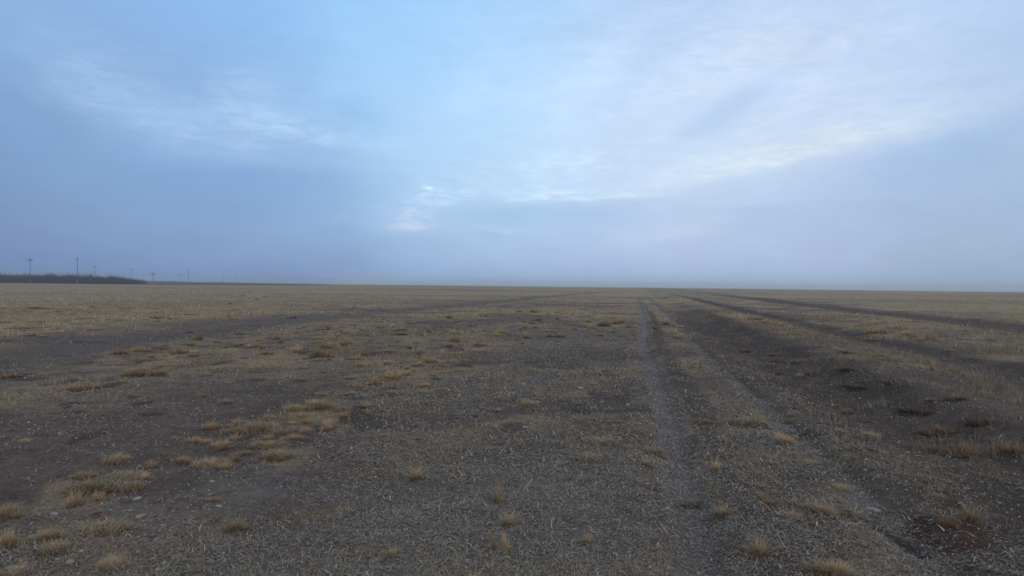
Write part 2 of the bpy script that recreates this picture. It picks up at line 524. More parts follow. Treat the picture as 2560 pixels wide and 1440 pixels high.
def blade_mat(name, base, tips, spread=.35, rnd=.25):
    """dry blades: rust-brown sheath at the base of each blade, bleached towards the tip"""
    m, n, b = new_mat(name, .8)
    c = ramp(n, attr(n, 'hgt'), [(0.0, base), (.38, tuple(.5 * (a + q) for a, q in zip(base, tips))), (1.0, tips)])
    fr = n.nodes.new('ShaderNodeMath'); fr.operation = 'MULTIPLY'
    n.links.new(attr(n, 'tone'), fr.inputs[0]); fr.inputs[1].default_value = 13.0
    f2 = n.nodes.new('ShaderNodeMath'); f2.operation = 'FRACT'; n.links.new(fr.outputs[0], f2.inputs[0])
    c = mixn(n, mapr(n, f2.outputs[0], 0, 1, 0, .6), c, (1.0, .82, .60), 'MULTIPLY')
    tone = mapr(n, attr(n, 'tone'), 0, 1, 1 - spread, 1 + spread)
    oi = n.nodes.new('ShaderNodeObjectInfo')
    rr = mapr(n, oi.outputs['Random'], 0, 1, 1 - rnd, 1 + rnd)
    mu = n.nodes.new('ShaderNodeMath'); mu.operation = 'MULTIPLY'
    n.links.new(tone, mu.inputs[0]); n.links.new(rr, mu.inputs[1])
    vm = n.nodes.new('ShaderNodeVectorMath'); vm.operation = 'SCALE'
    n.links.new(c, vm.inputs[0]); n.links.new(mu.outputs[0], vm.inputs['Scale'])
    n.links.new(vm.outputs[0], b.inputs['Base Color'])
    return m

M_ground = ground_mat()
M_tawny = blade_mat('tawny_grass', (.24, .155, .09), (.49, .385, .255), .35, .3)
M_straw = blade_mat('bleached_straw', (.29, .205, .125), (.50, .395, .26))
M_litter = blade_mat('grass_litter', (.32, .262, .20), (.44, .385, .32), .6)
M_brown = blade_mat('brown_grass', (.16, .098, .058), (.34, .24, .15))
M_dark = blade_mat('dead_weed', (.085, .062, .045), (.20, .15, .11))
M_field = blade_mat('field_grass', (.29, .20, .10), (.58, .45, .25), .45)
M_brush = blade_mat('bare_brush', (.035, .028, .026), (.065, .050, .045), .4)

def stone_mat(name, a, c):
    m, n, b = new_mat(name, .9)
    t = n.nodes.new('ShaderNodeTexCoord').outputs['Object']
    oi = n.nodes.new('ShaderNodeObjectInfo')
    f = tnoise(n, t, 9, 6, .65)
    q = ramp(n, f, [(.3, a), (.7, c)])
    q = mixn(n, mapr(n, oi.outputs['Random'], 0, 1, 0, .45), q, (.20, .17, .14))
    n.links.new(q, b.inputs['Base Color'])
    bu = n.nodes.new('ShaderNodeBump'); bu.inputs['Strength'].default_value = .5; bu.inputs['Distance'].default_value = .004
    n.links.new(f, bu.inputs['Height']); n.links.new(bu.outputs[0], b.inputs['Normal'])
    return m
M_stone = stone_mat('pale_stone', (.24, .22, .19), (.46, .43, .38))
M_peb = stone_mat('pebble_stone', (.26, .24, .22), (.50, .48, .45))

# ------------------------------------------------------------------ ground sheet (one polar grid, finest near the viewer)
def build_ground():
    fa = np.radians(np.arange(-52, 52.001, 0.11))
    ba = np.radians(np.arange(54, 307, 2.0))
    az = np.concatenate([fa, ba]); na = len(az)
    rr = np.exp(np.concatenate([[math.log(.002)], np.linspace(math.log(.3), math.log(1.6), 24, endpoint=False),
                                np.linspace(math.log(1.6), math.log(60), 640, endpoint=False),
                                np.linspace(math.log(60), math.log(5000), 230)]))
    A, R = np.meshgrid(az, rr)
    x = np.sin(A) * R; y = np.cos(A) * R
    h = height(x, y)
    st, gr, dk, rd = cover(x, y)
    V = np.stack([x, y, h], -1).reshape(-1, 3)
    i = np.arange(len(rr) - 1)[:, None] * na; j = np.arange(na)[None, :]; j2 = (j + 1) % na
    Q = np.stack([i + j, i + na + j, i + na + j2, i + j2], -1).reshape(-1, 4)[:, ::-1]
    me = mesh_np('ground', V, Q, {'straw': ('FLOAT', st.ravel()), 'gravel': ('FLOAT', gr.ravel()),
                                  'dark': ('FLOAT', dk.ravel()), 'red': ('FLOAT', rd.ravel())}, True)
    o = link('ground', me, M_ground)
    tag(o, kind='structure')
    # make sure normals face up
    if me.polygons[1000].normal.z < 0:
        me.flip_normals()
    # small patch right under the viewer
    n = na
    return o
build_ground()

def zat(x, y):
    return height(np.asarray(x, float), np.asarray(y, float))

# ------------------------------------------------------------------ scattered ground cover (uncountable stuff)
def sector(n, r0, r1, a0=-44, a1=44, p=0.0):
    """points in the forward sector; p=0 log-uniform in distance"""
    u = rng.random(n)
    if p == 0: r = r0 * (r1 / r0) ** u
    else: r = (r0 ** p + u * (r1 ** p - r0 ** p)) ** (1 / p)
    a = np.radians(rng.uniform(a0, a1, n))
    return np.sin(a) * r, np.cos(a) * r, r

def litter():
    N = 640000
    x, y, r = sector(N, 1.9, 24, -43, 43, 0.5)
    st, gr, dk, rd = cover(x, y)
    s, t = trk(x, y)
    clump = fbm(x / .5, y / .5, 41, 3)
    azd = np.degrees(np.arctan2(x, y))
    calm = sst(r, 4.2, 6.5) * (1 - sst(azd, -17, -6)) * .8         # smooth trodden ground to the left
    calm = np.maximum(calm, sst(s, 2.1, 3.0) * .72)
    clump = clump * .55 + .45 * fbm(x / 1.7, y / 1.7, 43, 3)
    keep = rng.random(N) < np.clip(.35 + 2.8 * (clump - .42) + .35 * (1 - sst(np.hypot(x, (y - 4.5) * .6), 1.2, 3.0)), .05, 1) * (1 - .75 * dk) * (1 - .5 * rd) * (1 - .35 * band(s, .31, .12, .1)) * (1 - calm)
    x, y, r, clump = x[keep], y[keep], r[keep], clump[keep]; N = len(x)
    sc = np.clip(r / 4.5, .8, 2.6)
    ln = rng.gamma(3, .0104, N) * sc ** .6 + .009
    ln = ln * np.where(rng.random(N) < .012, rng.uniform(1.8, 3.6, N), 1)
    wd = rng.gamma(4, .0010, N) * sc + .001
    z = zat(x, y) + rng.uniform(.0, .012, N)
    tone = np.clip(rng.beta(1.6, 2.6, N) * 1.0 + (rng.random(N) < .05) * .5, 0, 1.2)
    V = strips(np.stack([x, y, z], 1), rng.uniform(0, 6.283, N), ln, wd, rng.uniform(.0, .7, N), -rng.uniform(.3, 2.0, N), rng.normal(0, 1.5, N), 3, tone)
    o = link('grass_litter', blade_mesh('grass_litter', [V]), M_litter)
    tag(o, 'curled dry grass litter strewn over the grey bare soil', 'litter', kind='stuff')
litter()

def wisps():
    N = 240000
    x, y, r = sector(N, 2.4, 60, -46, 46, .25)
    st, gr, dk, rd = cover(x, y)
    n = fbm(x / .55, y / .55, 51, 3)
    keep = rng.random(N) < np.clip((st - .12) * 1.6, 0.02, 1) * np.clip((n - .42) * 5, .03, 1) * (1 - gr) * (1 - rd * .5)
    x, y, r = x[keep], y[keep], r[keep]; N = len(x)
    reps = 3
    x = np.repeat(x, reps) + rng.normal(0, .018, N * reps); y = np.repeat(y, reps) + rng.normal(0, .018, N * reps); r = np.repeat(r, reps); N *= reps
    sc = np.clip(r / 7, 1, 5)
    ln = rng.uniform(.02, .085, N) * np.clip(sc, 1, 1.5)
    z = zat(x, y) - .004
    V = strips(np.stack([x, y, z], 1), rng.uniform(0, 6.283, N), ln, rng.uniform(.001, .0024, N) * sc, rng.uniform(.5, 1.45, N), -rng.uniform(0, 1.4, N), rng.normal(0, .6, N), 3, rng.random(N))
    o = link('short_grass', blade_mesh('short_grass', [V]), M_field)
    tag(o, 'short dry yellowish grass growing thinly across the plain', 'grass', kind='stuff')
wisps()

def wispy():
    N = 80000
    x, y, r = sector(N, 4.0, 50, -5, 44, .4)
    s, t = trk(x, y)
    n = fbm(x / .8, y / .8, 55, 3)
    dk = cover(x, y)[2]
    w = (1 - .8 * dk) * band(s, 4.9, .9, 1.5) * .9 + band(s, 12, 2.5, 2) * .25 + band(s, 9.3, .5, 1.5) * .35 + band(s, 2.45, .1, .5) * .25 + (s < -1) * 0
    keep = rng.random(N) < w * .8 * np.clip((n - .42) * 6, .03, 1)
    x, y, r = x[keep], y[keep], r[keep]
    reps = 6; k = len(x)
    hgt = np.repeat(rng.uniform(.06, .24, k), reps)
    x = np.repeat(x, reps) + rng.normal(0, .03, k * reps); y = np.repeat(y, reps) + rng.normal(0, .03, k * reps); r = np.repeat(r, reps); N = k * reps
    V = strips(np.stack([x, y, zat(x, y) - .005], 1), rng.normal(.3, 1.2, N), hgt * rng.uniform(.5, 1.1, N), rng.uniform(.0014, .003, N) * np.clip(r / 7, 1, 4), rng.uniform(.9, 1.5, N), -rng.uniform(.1, 1.0, N), rng.normal(0, .5, N), 4, rng.random(N))
    o = link('wispy_grass', blade_mesh('wispy_grass', [V]), M_wisp)
    tag(o, 'brownish wispy grass stalks standing along the ridges between the right hand ruts', 'grass', kind='stuff')
M_wisp = blade_mat('wispy_grass', (.15, .108, .072), (.33, .262, .18), .5)
wispy()

def field():
    """far straw: coarse clumps out to the horizon"""
    N = 120000
    x, y, r = sector(N, 22, 420, -46, 46, .1)
    st, gr, dk, rd = cover(x, y)
    keep = rng.random(N) < np.clip(st * 1.3 - .25, .02, 1) * (1 - dk)
    x, y, r = x[keep], y[keep], r[keep]; N = len(x)
    ln = rng.uniform(.05, .17, N)
    V = strips(np.stack([x, y, zat(x, y) - .01], 1), rng.uniform(0, 6.283, N), ln, rng.uniform(.012, .03, N) * np.clip(r / 40, .7, 3), rng.uniform(.7, 1.5, N), -rng.uniform(0, 1.0, N), rng.normal(0, .5, N), 2, rng.random(N))
    o = link('field_grass', blade_mesh('field_grass', [V]), M_field)
    tag(o, 'pale straw coloured grass of the far plain below the horizon', 'grass', kind='stuff')
field()

# ------------------------------------------------------------------ stones
def stone_shape(seed, flat=.55, sub=2):
    import bmesh
    bm = bmesh.new()
    bmesh.ops.create_icosphere(bm, subdivisions=sub, radius=1.0)
    r = random.Random(seed)
    sx, sy = r.uniform(.75, 1.25), r.uniform(.6, .95)
    cuts = [(Vector((r.gauss(0, 1), r.gauss(0, 1), r.gauss(0, 1))).normalized(), r.uniform(.55, .85)) for _ in range(7)]
    for v in bm.verts:
        for d, k in cuts:                       # chip flat facets off the block
            e = v.co.dot(d) - k
            if e > 0: v.co -= d * e * .9
        v.co.x *= sx; v.co.y *= sy; v.co.z *= flat
        v.co += Vector((r.gauss(0, .02), r.gauss(0, .02), r.gauss(0, .015)))
    return bm

def stone_mesh(seed, flat=.55, sub=3):
    bm = stone_shape(seed, flat, sub)
    me = bpy.data.meshes.new('stone'); bm.to_mesh(me); bm.free()
    return me
STONES = [stone_mesh(i + 3, .35 + .05 * (i % 4)) for i in range(8)]

def pebbles():
    protos = []
    for i in range(6):
        bm = stone_shape(90 + i, .6, 1)
        bm.verts.index_update()
        protos.append((np.array([v.co[:] for v in bm.verts]), np.array([[v.index for v in f.verts] for f in bm.faces])))
        bm.free()
    N = 90000
    x, y, r = sector(N, 2.0, 40, -46, 46, .3)
    st, gr, dk, rd = cover(x, y)
    s, t = trk(x, y)
    p = .06 + .9 * gr + .30 * band(s, 1.0, 1.6, 1.2) * (1 - sst(t, 4, 14))
    keep = rng.random(N) < p * .8 * (1 - rd * .7)
    x, y, r = x[keep], y[keep], r[keep]; N = len(x)
    size = rng.gamma(3, .0013, N) + .0018
    size = size * np.clip(r / 5, 1, 2.2)
    z = zat(x, y) + size * .2
    Vs, Qs = [], []; o = 0
    which = rng.integers(0, 6, N)
    for k, (pv, pf) in enumerate(protos):
        idx = np.where(which == k)[0]
        a = rng.uniform(0, 6.283, len(idx)); c, s_ = np.cos(a), np.sin(a)
        v = pv[None] * size[idx, None, None]
        X = v[..., 0] * c[:, None] - v[..., 1] * s_[:, None] + x[idx, None]
        Y = v[..., 0] * s_[:, None] + v[..., 1] * c[:, None] + y[idx, None]
        Z = v[..., 2] + z[idx, None]
        Vs.append(np.stack([X, Y, Z], -1).reshape(-1, 3))
        Qs.append((pf[None] + (np.arange(len(idx)) * len(pv))[:, None, None]).reshape(-1, 3) + o)
        o += len(idx) * len(pv)
    me = mesh_np('pebbles', np.concatenate(Vs), np.concatenate(Qs))
    tag(link('pebbles', me, M_peb), 'tiny pale pebbles scattered along the gravelly wheel ruts', 'pebbles', kind='stuff')
pebbles()

def place(px, py):
    x, y = gp(px, py)
    z = float(zat([x], [y])[0])
    for _ in range(6):                     # settle on the real surface along the line of sight
        d = pdir(px, py); tt = (EYE - z) / max(-d.z, 1e-4)
        x, y = d.x * tt, d.y * tt
        z = float(zat([x], [y])[0])
    return x, y, z, math.hypot(x, y)

stones = [
 (1450, 972, 26, 'flat pale stone lying left of the gravel rut, largest in the middle distance'),
 (1570, 1013, 22, 'pale stone nearest the left edge of the gravel rut at mid distance'),
 (1565, 878, 22, 'long flat pale stone by the far gravel rut below the tan tufts'),
 (1400, 1247, 15, 'small whitish stone alone on litter, right of the bottom centre tufts'),
 (1388, 926, 16, 'pale stone farther back, left of the long flat stone'),
 (1345, 1006, 20, 'pale stone just right of the two small orange tufts'),
 (1308, 962, 18, 'small grey stone behind the two orange tufts'),
 (1312, 1068, 16, 'pale stone on the litter right of the small yellow tuft'),
 (1505, 1005, 16, 'small pale stone between the two larger stones left of the rut'),
 (1322, 1080, 13, 'dark brownish stone just below a pale stone, right of the yellow tuft'),
 (350, 1166, 14, 'whitish stone lying among straw at lower left, upper of a close pair'),
 (352, 1179, 14, 'whitish stone lying among straw at lower left, lower of a close pair'),
 (226, 1341, 22, 'upright pale stone beside the brown straw mat at lower left'),
 (198, 1358, 16, 'small pale stone below the brown straw mat at lower left'),
 (178, 1406, 30, 'broad low grey stone near the bottom edge at far left'),
 (134, 1286, 26, 'pale rounded stone above the low brown tuft at lower left'),
 (78, 1344, 24, 'grey stone left of the low brown tuft at lower left'),
 (548, 1268, 26, 'angular white stone just above the round tawny tuft at lower left'),
 (352, 1292, 28, 'bluish grey stone on bare soil right of the lower left straw patch'),
 (343, 1248, 22, 'pale stone above the bluish grey stone at lower left'),
 (325, 1277, 20, 'buff stone left of the bluish grey stone at lower left'),
 (205, 1378, 18, 'pale flat stone between the small pale stone and the broad grey stone'),
 (380, 1400, 24, 'grey stone at the bottom left of the grey litter'),
 (395, 1425, 20, 'grey stone at the bottom edge left of the grey litter'),
 (500, 1345, 16, 'small grey stone lower left of the round tawny tuft'),
 (660, 912, 16, 'white chip of stone in front of the tuft belt, left of centre'),
 (832, 923, 10, 'small pale stone below the tuft belt near centre'),
 (530, 1205, 18, 'pale pitted stone on brown soil left of the grey litter'),
 (525, 1237, 16, 'pale small stone on brown soil, below the pitted stone'),
 (1893, 856, 12, 'tiny white stone on the dark trench right of the wheel ruts'),
 (1990, 1180, 12, 'small pale stone beside the second wheel rut at right'),
 (2155, 1232, 13, 'white stone above the long pale stone by the furrow'),
 (2052, 1120, 12, 'pale stone on the second wheel rut behind the tawny tufts'),
 (1815, 1350, 12, 'small pale stone at lower right on the gravelly soil'),
 (2305, 1365, 14, 'pale stone at the left edge of the reddish brown mat'),
 (2020, 1385, 13, 'small pale stone near the bottom edge below the tawny tufts'),
 (2330, 1195, 12, 'pale stone on grey soil above the reddish brown mat'),
 (2460, 1408, 12, 'small pale stone at the lower right below the reddish brown mat'),
]
for i, (px, py, w, lab) in enumerate(stones):
    x, y, z, r = place(px, py)
    s = w * r / F * .40
    o = link('stone', STONES[i % len(STONES)], M_stone, loc=(x, y, z + s * .12), rot=(random.uniform(-.2, .2), random.uniform(-.2, .2), random.uniform(0, 6.28)), scale=(s, s, s * random.uniform(.8, 1.2)))
    tag(o, lab, 'stone', 'pale stones lying on the plain')
x, y, z, r = place(2185, 1276)
o = link('stone', stone_mesh(55, .25), M_peb, loc=(x, y, z + .008), rot=(.1, .05, -.5), scale=(.085, .028, .04))
tag(o, 'long narrow bluish white stone just above the dark furrow', 'stone', 'pale stones lying on the plain')

# ------------------------------------------------------------------ tufts
def tuft_parts(n, rad, hgt, spread, wid, segs=4, bend=1.0, seed=0, upright=0.0):
    g = np.random.default_rng(seed)
    a = g.uniform(0, 6.283, n); rr = rad * np.sqrt(g.random(n)) * .55
    x, y = np.cos(a) * rr, np.sin(a) * rr
    yaw = a + g.normal(0, .7, n)
    lean = np.clip(spread * (rr / (rad * .55)) * g.uniform(.5, 1.3, n) + g.normal(0, .12, n), 0, 1.35) * (1 - upright)
    ln = hgt * g.uniform(.45, 1.15, n) * (1 - .25 * rr / rad)
    return strips(np.stack([x, y, np.full(n, -.012)], 1), yaw, ln, wid * g.uniform(.6, 1.4, n), np.pi / 2 - lean, -g.uniform(.1, 1.2, n) * bend, g.normal(0, .7, n), segs, g.random(n))

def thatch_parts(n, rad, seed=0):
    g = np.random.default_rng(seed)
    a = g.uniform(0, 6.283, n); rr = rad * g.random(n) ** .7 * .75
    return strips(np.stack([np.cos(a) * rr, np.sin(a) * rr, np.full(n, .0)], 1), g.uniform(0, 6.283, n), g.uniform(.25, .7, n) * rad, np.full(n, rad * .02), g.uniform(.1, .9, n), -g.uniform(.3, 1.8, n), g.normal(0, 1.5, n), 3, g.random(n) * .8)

# unit prototypes: radius about 1 across the whole crown = width 2
KINDS = {}
def ragged(n, rad, hgt, spread, wid, segs, bend, seed, subs):
    """one bunch made of several uneven sub-bunches, bent the same way by the wind"""
    g = np.random.default_rng(seed + 500)
    out = []
    for i in range(subs):
        a = g.uniform(0, 6.283); d = rad * .72 * math.sqrt(g.random()) * (i > 0)
        k = g.uniform(.4, .8) if i else .8
        V, Q, t, h = tuft_parts(int(n / subs), rad, hgt * g.uniform(.5, 1.3), spread * g.uniform(.5, 1.1), wid / k, segs, bend * g.uniform(.5, 1.5), seed + i)
        V = V * k + np.array([math.cos(a) * d, math.sin(a) * d, 0])
        V[:, 0] += .25 * np.maximum(V[:, 2], 0) ** 1.4
        out.append((V, Q, t * .6 + g.uniform(0, .4), h))
    return out
def kind(key, blades_m, parts, thatch_m=None, thatch=None):  # thatch: old basal grass; a dark thatch_m also stands in for contact shadow
    KINDS[key] = []
    for v in range(len(parts)):
        me = blade_mesh('blades', parts[v]); me.materials.append(blades_m)
        tm = None
        if thatch is not None:
            tm = blade_mesh('thatch', thatch[v]); tm.materials.append(thatch_m)
        KINDS[key].append((me, tm))
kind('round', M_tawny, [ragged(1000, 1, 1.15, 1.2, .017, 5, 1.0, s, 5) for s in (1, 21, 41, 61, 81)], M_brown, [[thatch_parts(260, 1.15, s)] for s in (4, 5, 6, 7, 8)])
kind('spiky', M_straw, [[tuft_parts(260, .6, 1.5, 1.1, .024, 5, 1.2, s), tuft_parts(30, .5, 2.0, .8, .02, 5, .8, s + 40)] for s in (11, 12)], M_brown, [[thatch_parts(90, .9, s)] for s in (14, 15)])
kind('mat', M_straw, [[tuft_parts(700, 1.7, .42, 1.35, .022, 4, 1.3, s), thatch_parts(500, 1.5, s + 7)] for s in (21, 22, 23)], M_straw, [[thatch_parts(300, 1.4, s)] for s in (24, 25, 26)])
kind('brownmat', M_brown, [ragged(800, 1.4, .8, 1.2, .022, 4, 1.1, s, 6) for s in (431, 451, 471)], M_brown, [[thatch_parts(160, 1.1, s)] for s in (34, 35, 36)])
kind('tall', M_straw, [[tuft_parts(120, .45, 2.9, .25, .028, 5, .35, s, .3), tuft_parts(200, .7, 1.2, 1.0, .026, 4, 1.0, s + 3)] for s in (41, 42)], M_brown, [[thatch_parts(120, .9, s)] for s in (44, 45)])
kind('small', M_tawny, [ragged(340, 1, 1.05, 1.2, .034, 4, 1.0, s, 4) for s in (151, 171, 191, 211, 231, 251)])
kind('smallpale', M_straw, [ragged(280, 1.1, .75, 1.3, .038, 4, 1.2, s, 4) for s in (351, 371, 391, 411)])
kind('darkmat', M_dark, [ragged(700, 1.4, .85, 1.2, .026, 4, 1.1, s, 6) for s in (531, 551, 571)])
def shifted(p, dx, dy, k=1.0):
    V, Q, t, h = p
    return V * k + np.array([dx, dy, 0.0]), Q, t, h
kind('dark', M_dark, [[shifted(tuft_parts(150, .9, .8, 1.3, .045, 4, 1.2, s), *q) for q in
     ((-.5, .1, .9), (.45, -.2, .7), (.1, .6, .6), (.9, .4, .5), (-1.2, -.3, .5))] for s in (71, 72, 73)])
NT = 0

def tuft(px, py, w, kd, label, cat='grass tuft', group=None, hs=1.0, name='grass_tuft'):
    """w = crown width in photograph pixels"""
    global NT
    x, y, z, r = place(px, py)
    s = w * r / F * .42 * (.85 if kd == 'round' else 1)
    me, tm = KINDS[kd][NT % len(KINDS[kd])]; NT += 1
    rot = (random.uniform(-.08, .08), random.uniform(-.08, .08), random.uniform(-.9, .9) + (3.1 if NT % 3 == 0 else 0))
    stretch = random.uniform(.85, 1.3)
    if tm is None:
        o = link(name, me, None, loc=(x, y, z), rot=rot, scale=(s * stretch, s, s * hs))
    else:
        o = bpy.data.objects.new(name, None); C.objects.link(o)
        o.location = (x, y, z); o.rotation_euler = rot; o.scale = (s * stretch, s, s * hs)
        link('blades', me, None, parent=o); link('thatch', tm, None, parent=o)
    tag(o, label, cat, group)
    return o

G1 = 'dry grass tufts of the foreground'
near = [
 (593, 1322, 88, 'round', 'round tawny grass tuft with pale tips beside the angular white stone'),
 (2052, 1284, 100, 'round', 'brightest round tawny grass tuft, right of the gravel rut near the furrow'),
 (1912, 1262, 84, 'round', 'ragged tawny grass tuft just left of the brightest round tuft'),
 (1790, 1176, 48, 'spiky', 'small pale tuft leaning over the right edge of the gravel rut'),
 (1038, 1198, 60, 'spiky', 'spiky pale grass tuft alone in the grey litter left of centre'),
 (1262, 1378, 46, 'tall', 'tall upright straw tuft near the bottom edge at centre'),
 (1232, 1372, 36, 'tall', 'slim upright straw tuft touching the left of the tall bottom centre one'),
 (1245, 1255, 48, 'tall', 'upright brown tipped tuft standing behind the bottom centre pair'),
 (1268, 1312, 60, 'spiky', 'tangled pale tuft between the upright brown tipped tuft and the bottom pair'),
 (125, 1342, 76, 'round', 'low tuft with rusty brown base at lower left between pale stones'),
 (18, 1290, 96, 'round', 'broad tawny tuft cut by the left edge of the picture'),
 (285, 1418, 110, 'round', 'broad reddish tuft at the bottom edge on the left'),
 (248, 1325, 90, 'mat', 'flat yellowish straw mat right of the low rusty based tuft'),
 (232, 1222, 110, 'mat', 'wide flat straw mat above the others at lower left'),
 (320, 1195, 80, 'mat', 'thin straw mat beside the close pair of whitish stones'),
 (812, 1020, 88, 'round', 'wide dense tawny tuft left of centre, largest in the middle distance'),
 (878, 988, 46, 'round', 'taller tawny tuft touching the right of the wide dense one'),
 (815, 1074, 70, 'round', 'fluffy tawny tuft just below the wide dense one'),
 (1244, 1028, 36, 'small', 'small orange tuft at centre, left of a close pair'),
 (1318, 1012, 54, 'small', 'wider orange tuft at centre, right of a close pair'),
 (1250, 1072, 38, 'small', 'small yellow tuft below the close orange pair at centre'),
 (1355, 1045, 26, 'smallpale', 'tiny pale tuft right of the small yellow tuft'),
 (1045, 1100, 34, 'small', 'small orange based tuft left of centre above the spiky pale tuft'),
 (962, 1090, 30, 'small', 'small dull tuft left of the small orange based tuft'),
 (1085, 1007, 28, 'small', 'small tuft on grey soil left of the orange pair'),
 (1205, 952, 28, 'small', 'small rusty tuft behind the orange pair at centre'),
 (748, 950, 26, 'brownmat', 'small rust brown clump alone on grey soil left of centre'),
 (990, 945, 60, 'small', 'pale orange fluffy tuft behind the taller tawny tuft'),
 (1288, 1100, 24, 'small', 'tiny reddish tuft above the dark patch at centre'),
 (1965, 1110, 82, 'round', 'faded brownish tuft between the second wheel rut and the trench'),
 (1852, 1058, 86, 'mat', 'low orange grass mat between the two wheel ruts'),
 (2085, 1436, 130, 'round', 'yellowish tuft at the bottom edge right of the gravel rut'),
 (2430, 1305, 80, 'spiky', 'wispy yellowish tuft growing over the reddish brown mat'),
 (2410, 1135, 110, 'brownmat', 'large brown wispy clump above the reddish mat at right'),
 (2350, 1085, 90, 'brownmat', 'brown wispy clump behind the large one at right'),
 (2520, 1110, 90, 'brownmat', 'brown grass clump near the right edge beside the large wispy one'),
 (2330, 925, 22, 'tall', 'tall thin pale stalks on the ridge between trench and far rut'),
 (1625, 1130, 70, 'mat', 'flat straw mat hugging the left edge of the gravel rut'),
 (1500, 1105, 70, 'mat', 'flat pale straw mat left of the one hugging the rut'),
 (1615, 1165, 50, 'spiky', 'scruffy pale tuft below the straw mat by the gravel rut'),
 (640, 1075, 110, 'mat', 'wide pale straw mat left of the fluffy tawny tuft'),
 (700, 1140, 90, 'mat', 'straw mat below the wide pale one, edge of the grey litter'),
 (1480, 1150, 90, 'mat', 'pale greyish straw mat in the middle of the litter right of centre'),
 (1690, 845, 40, 'small', 'tan tuft between the wheel ruts far ahead'),
 (1975, 1290, 60, 'mat', 'thin straw mat under the two tawny tufts at right'),
 (1800, 1290, 60, 'spiky', 'sparse straw tuft right of the gravel rut near the bottom'),
 (1900, 1390, 90, 'spiky', 'loose pale tuft at lower right above the bottom edge tuft'),
 (980, 1390, 44, 'spiky', 'thin twiggy tuft near the bottom edge left of centre'),
 (1470, 1360, 50, 'spiky', 'thin curved stalks right of the bottom centre pair'),
]
for px, py, w, kd, lab in near:
    tuft(px, py, w, kd, lab, group=G1)

G2 = 'tufts in the belt across the middle distance'
belt = [
 (445, 884, 42, 'small', 'rounded tuft at the left end of the belt, before the dark left track'),
 (482, 890, 26, 'brownmat', 'small brown clump right of the rounded tuft at the left end of the belt'),
 (360, 880, 60, 'smallpale', 'wide faint tuft in the belt below the dark left track'),
 (295, 885, 40, 'brownmat', 'brownish clump left of the wide faint tuft in the belt'),
 (355, 938, 70, 'brownmat', 'long low olive clump alone on the grey ground at left'),
 (740, 880, 46, 'small', 'light tuft in the belt right of the dark tuft'),
 (800, 893, 60, 'small', 'bright low tuft in the front row of the belt'),
 (822, 870, 58, 'small', 'bright tuft in the belt behind the front row'),
 (870, 862, 50, 'small', 'bright bushy tuft in the belt, right of the one behind the front row'),
 (885, 890, 40, 'small', 'tuft in the front row of the belt left of the dark weed'),
 (1022, 872, 26, 'dark', 'dark reddish upright weed in the belt near centre'),
 (1048, 885, 34, 'small', 'tuft with dark base in the belt near centre, beside the dark weed'),
 (1070, 905, 44, 'small', 'orange tuft in front of the belt near centre'),
 (975, 880, 30, 'small', 'small tuft in the belt left of the dark reddish weed'),
 (1140, 855, 42, 'small', 'bright tuft at the right end of the belt near centre'),
 (1210, 880, 30, 'small', 'tuft beyond the right end of the belt, before the grey soil'),
 (1005, 826, 34, 'small', 'tuft with rounded top behind the belt near centre'),
 (1210, 790, 40, 'smallpale', 'pale tuft group far behind the belt, right of centre'),
 (1240, 840, 30, 'small', 'lone tuft right of the belt at mid distance'),
]
for px, py, w, kd, lab in belt:
    tuft(px, py, w * 1.1, kd, lab, group=G2, hs=1.3)
for px, py, w in ((1482, 822, 40), (1512, 815, 60), (1550, 808, 56), (1575, 818, 36), (1530, 832, 44), (1498, 840, 30)):
    tuft(px, py, w, 'small', 'orange tan tuft in the patch left of the far gravel rut', group='tan tufts left of the far gravel rut')
for px, py, w in ((1640, 822, 40), (1668, 812, 34), (1700, 830, 36), (1705, 818, 30)):
    tuft(px, py, w, 'small', 'faded tan tuft between the far wheel ruts', group='tan tufts between the far wheel ruts')
for px, py, w in ((2150, 826, 60), (2200, 832, 80), (2260, 838, 70), (2180, 845, 50), (2300, 850, 50), (1880, 800, 60), (1920, 808, 60), (1950, 815, 40)):
    tuft(px, py, w, 'smallpale', 'low yellowish tuft on the strip between the dark right hand ruts', group='low tufts between the dark right hand ruts')

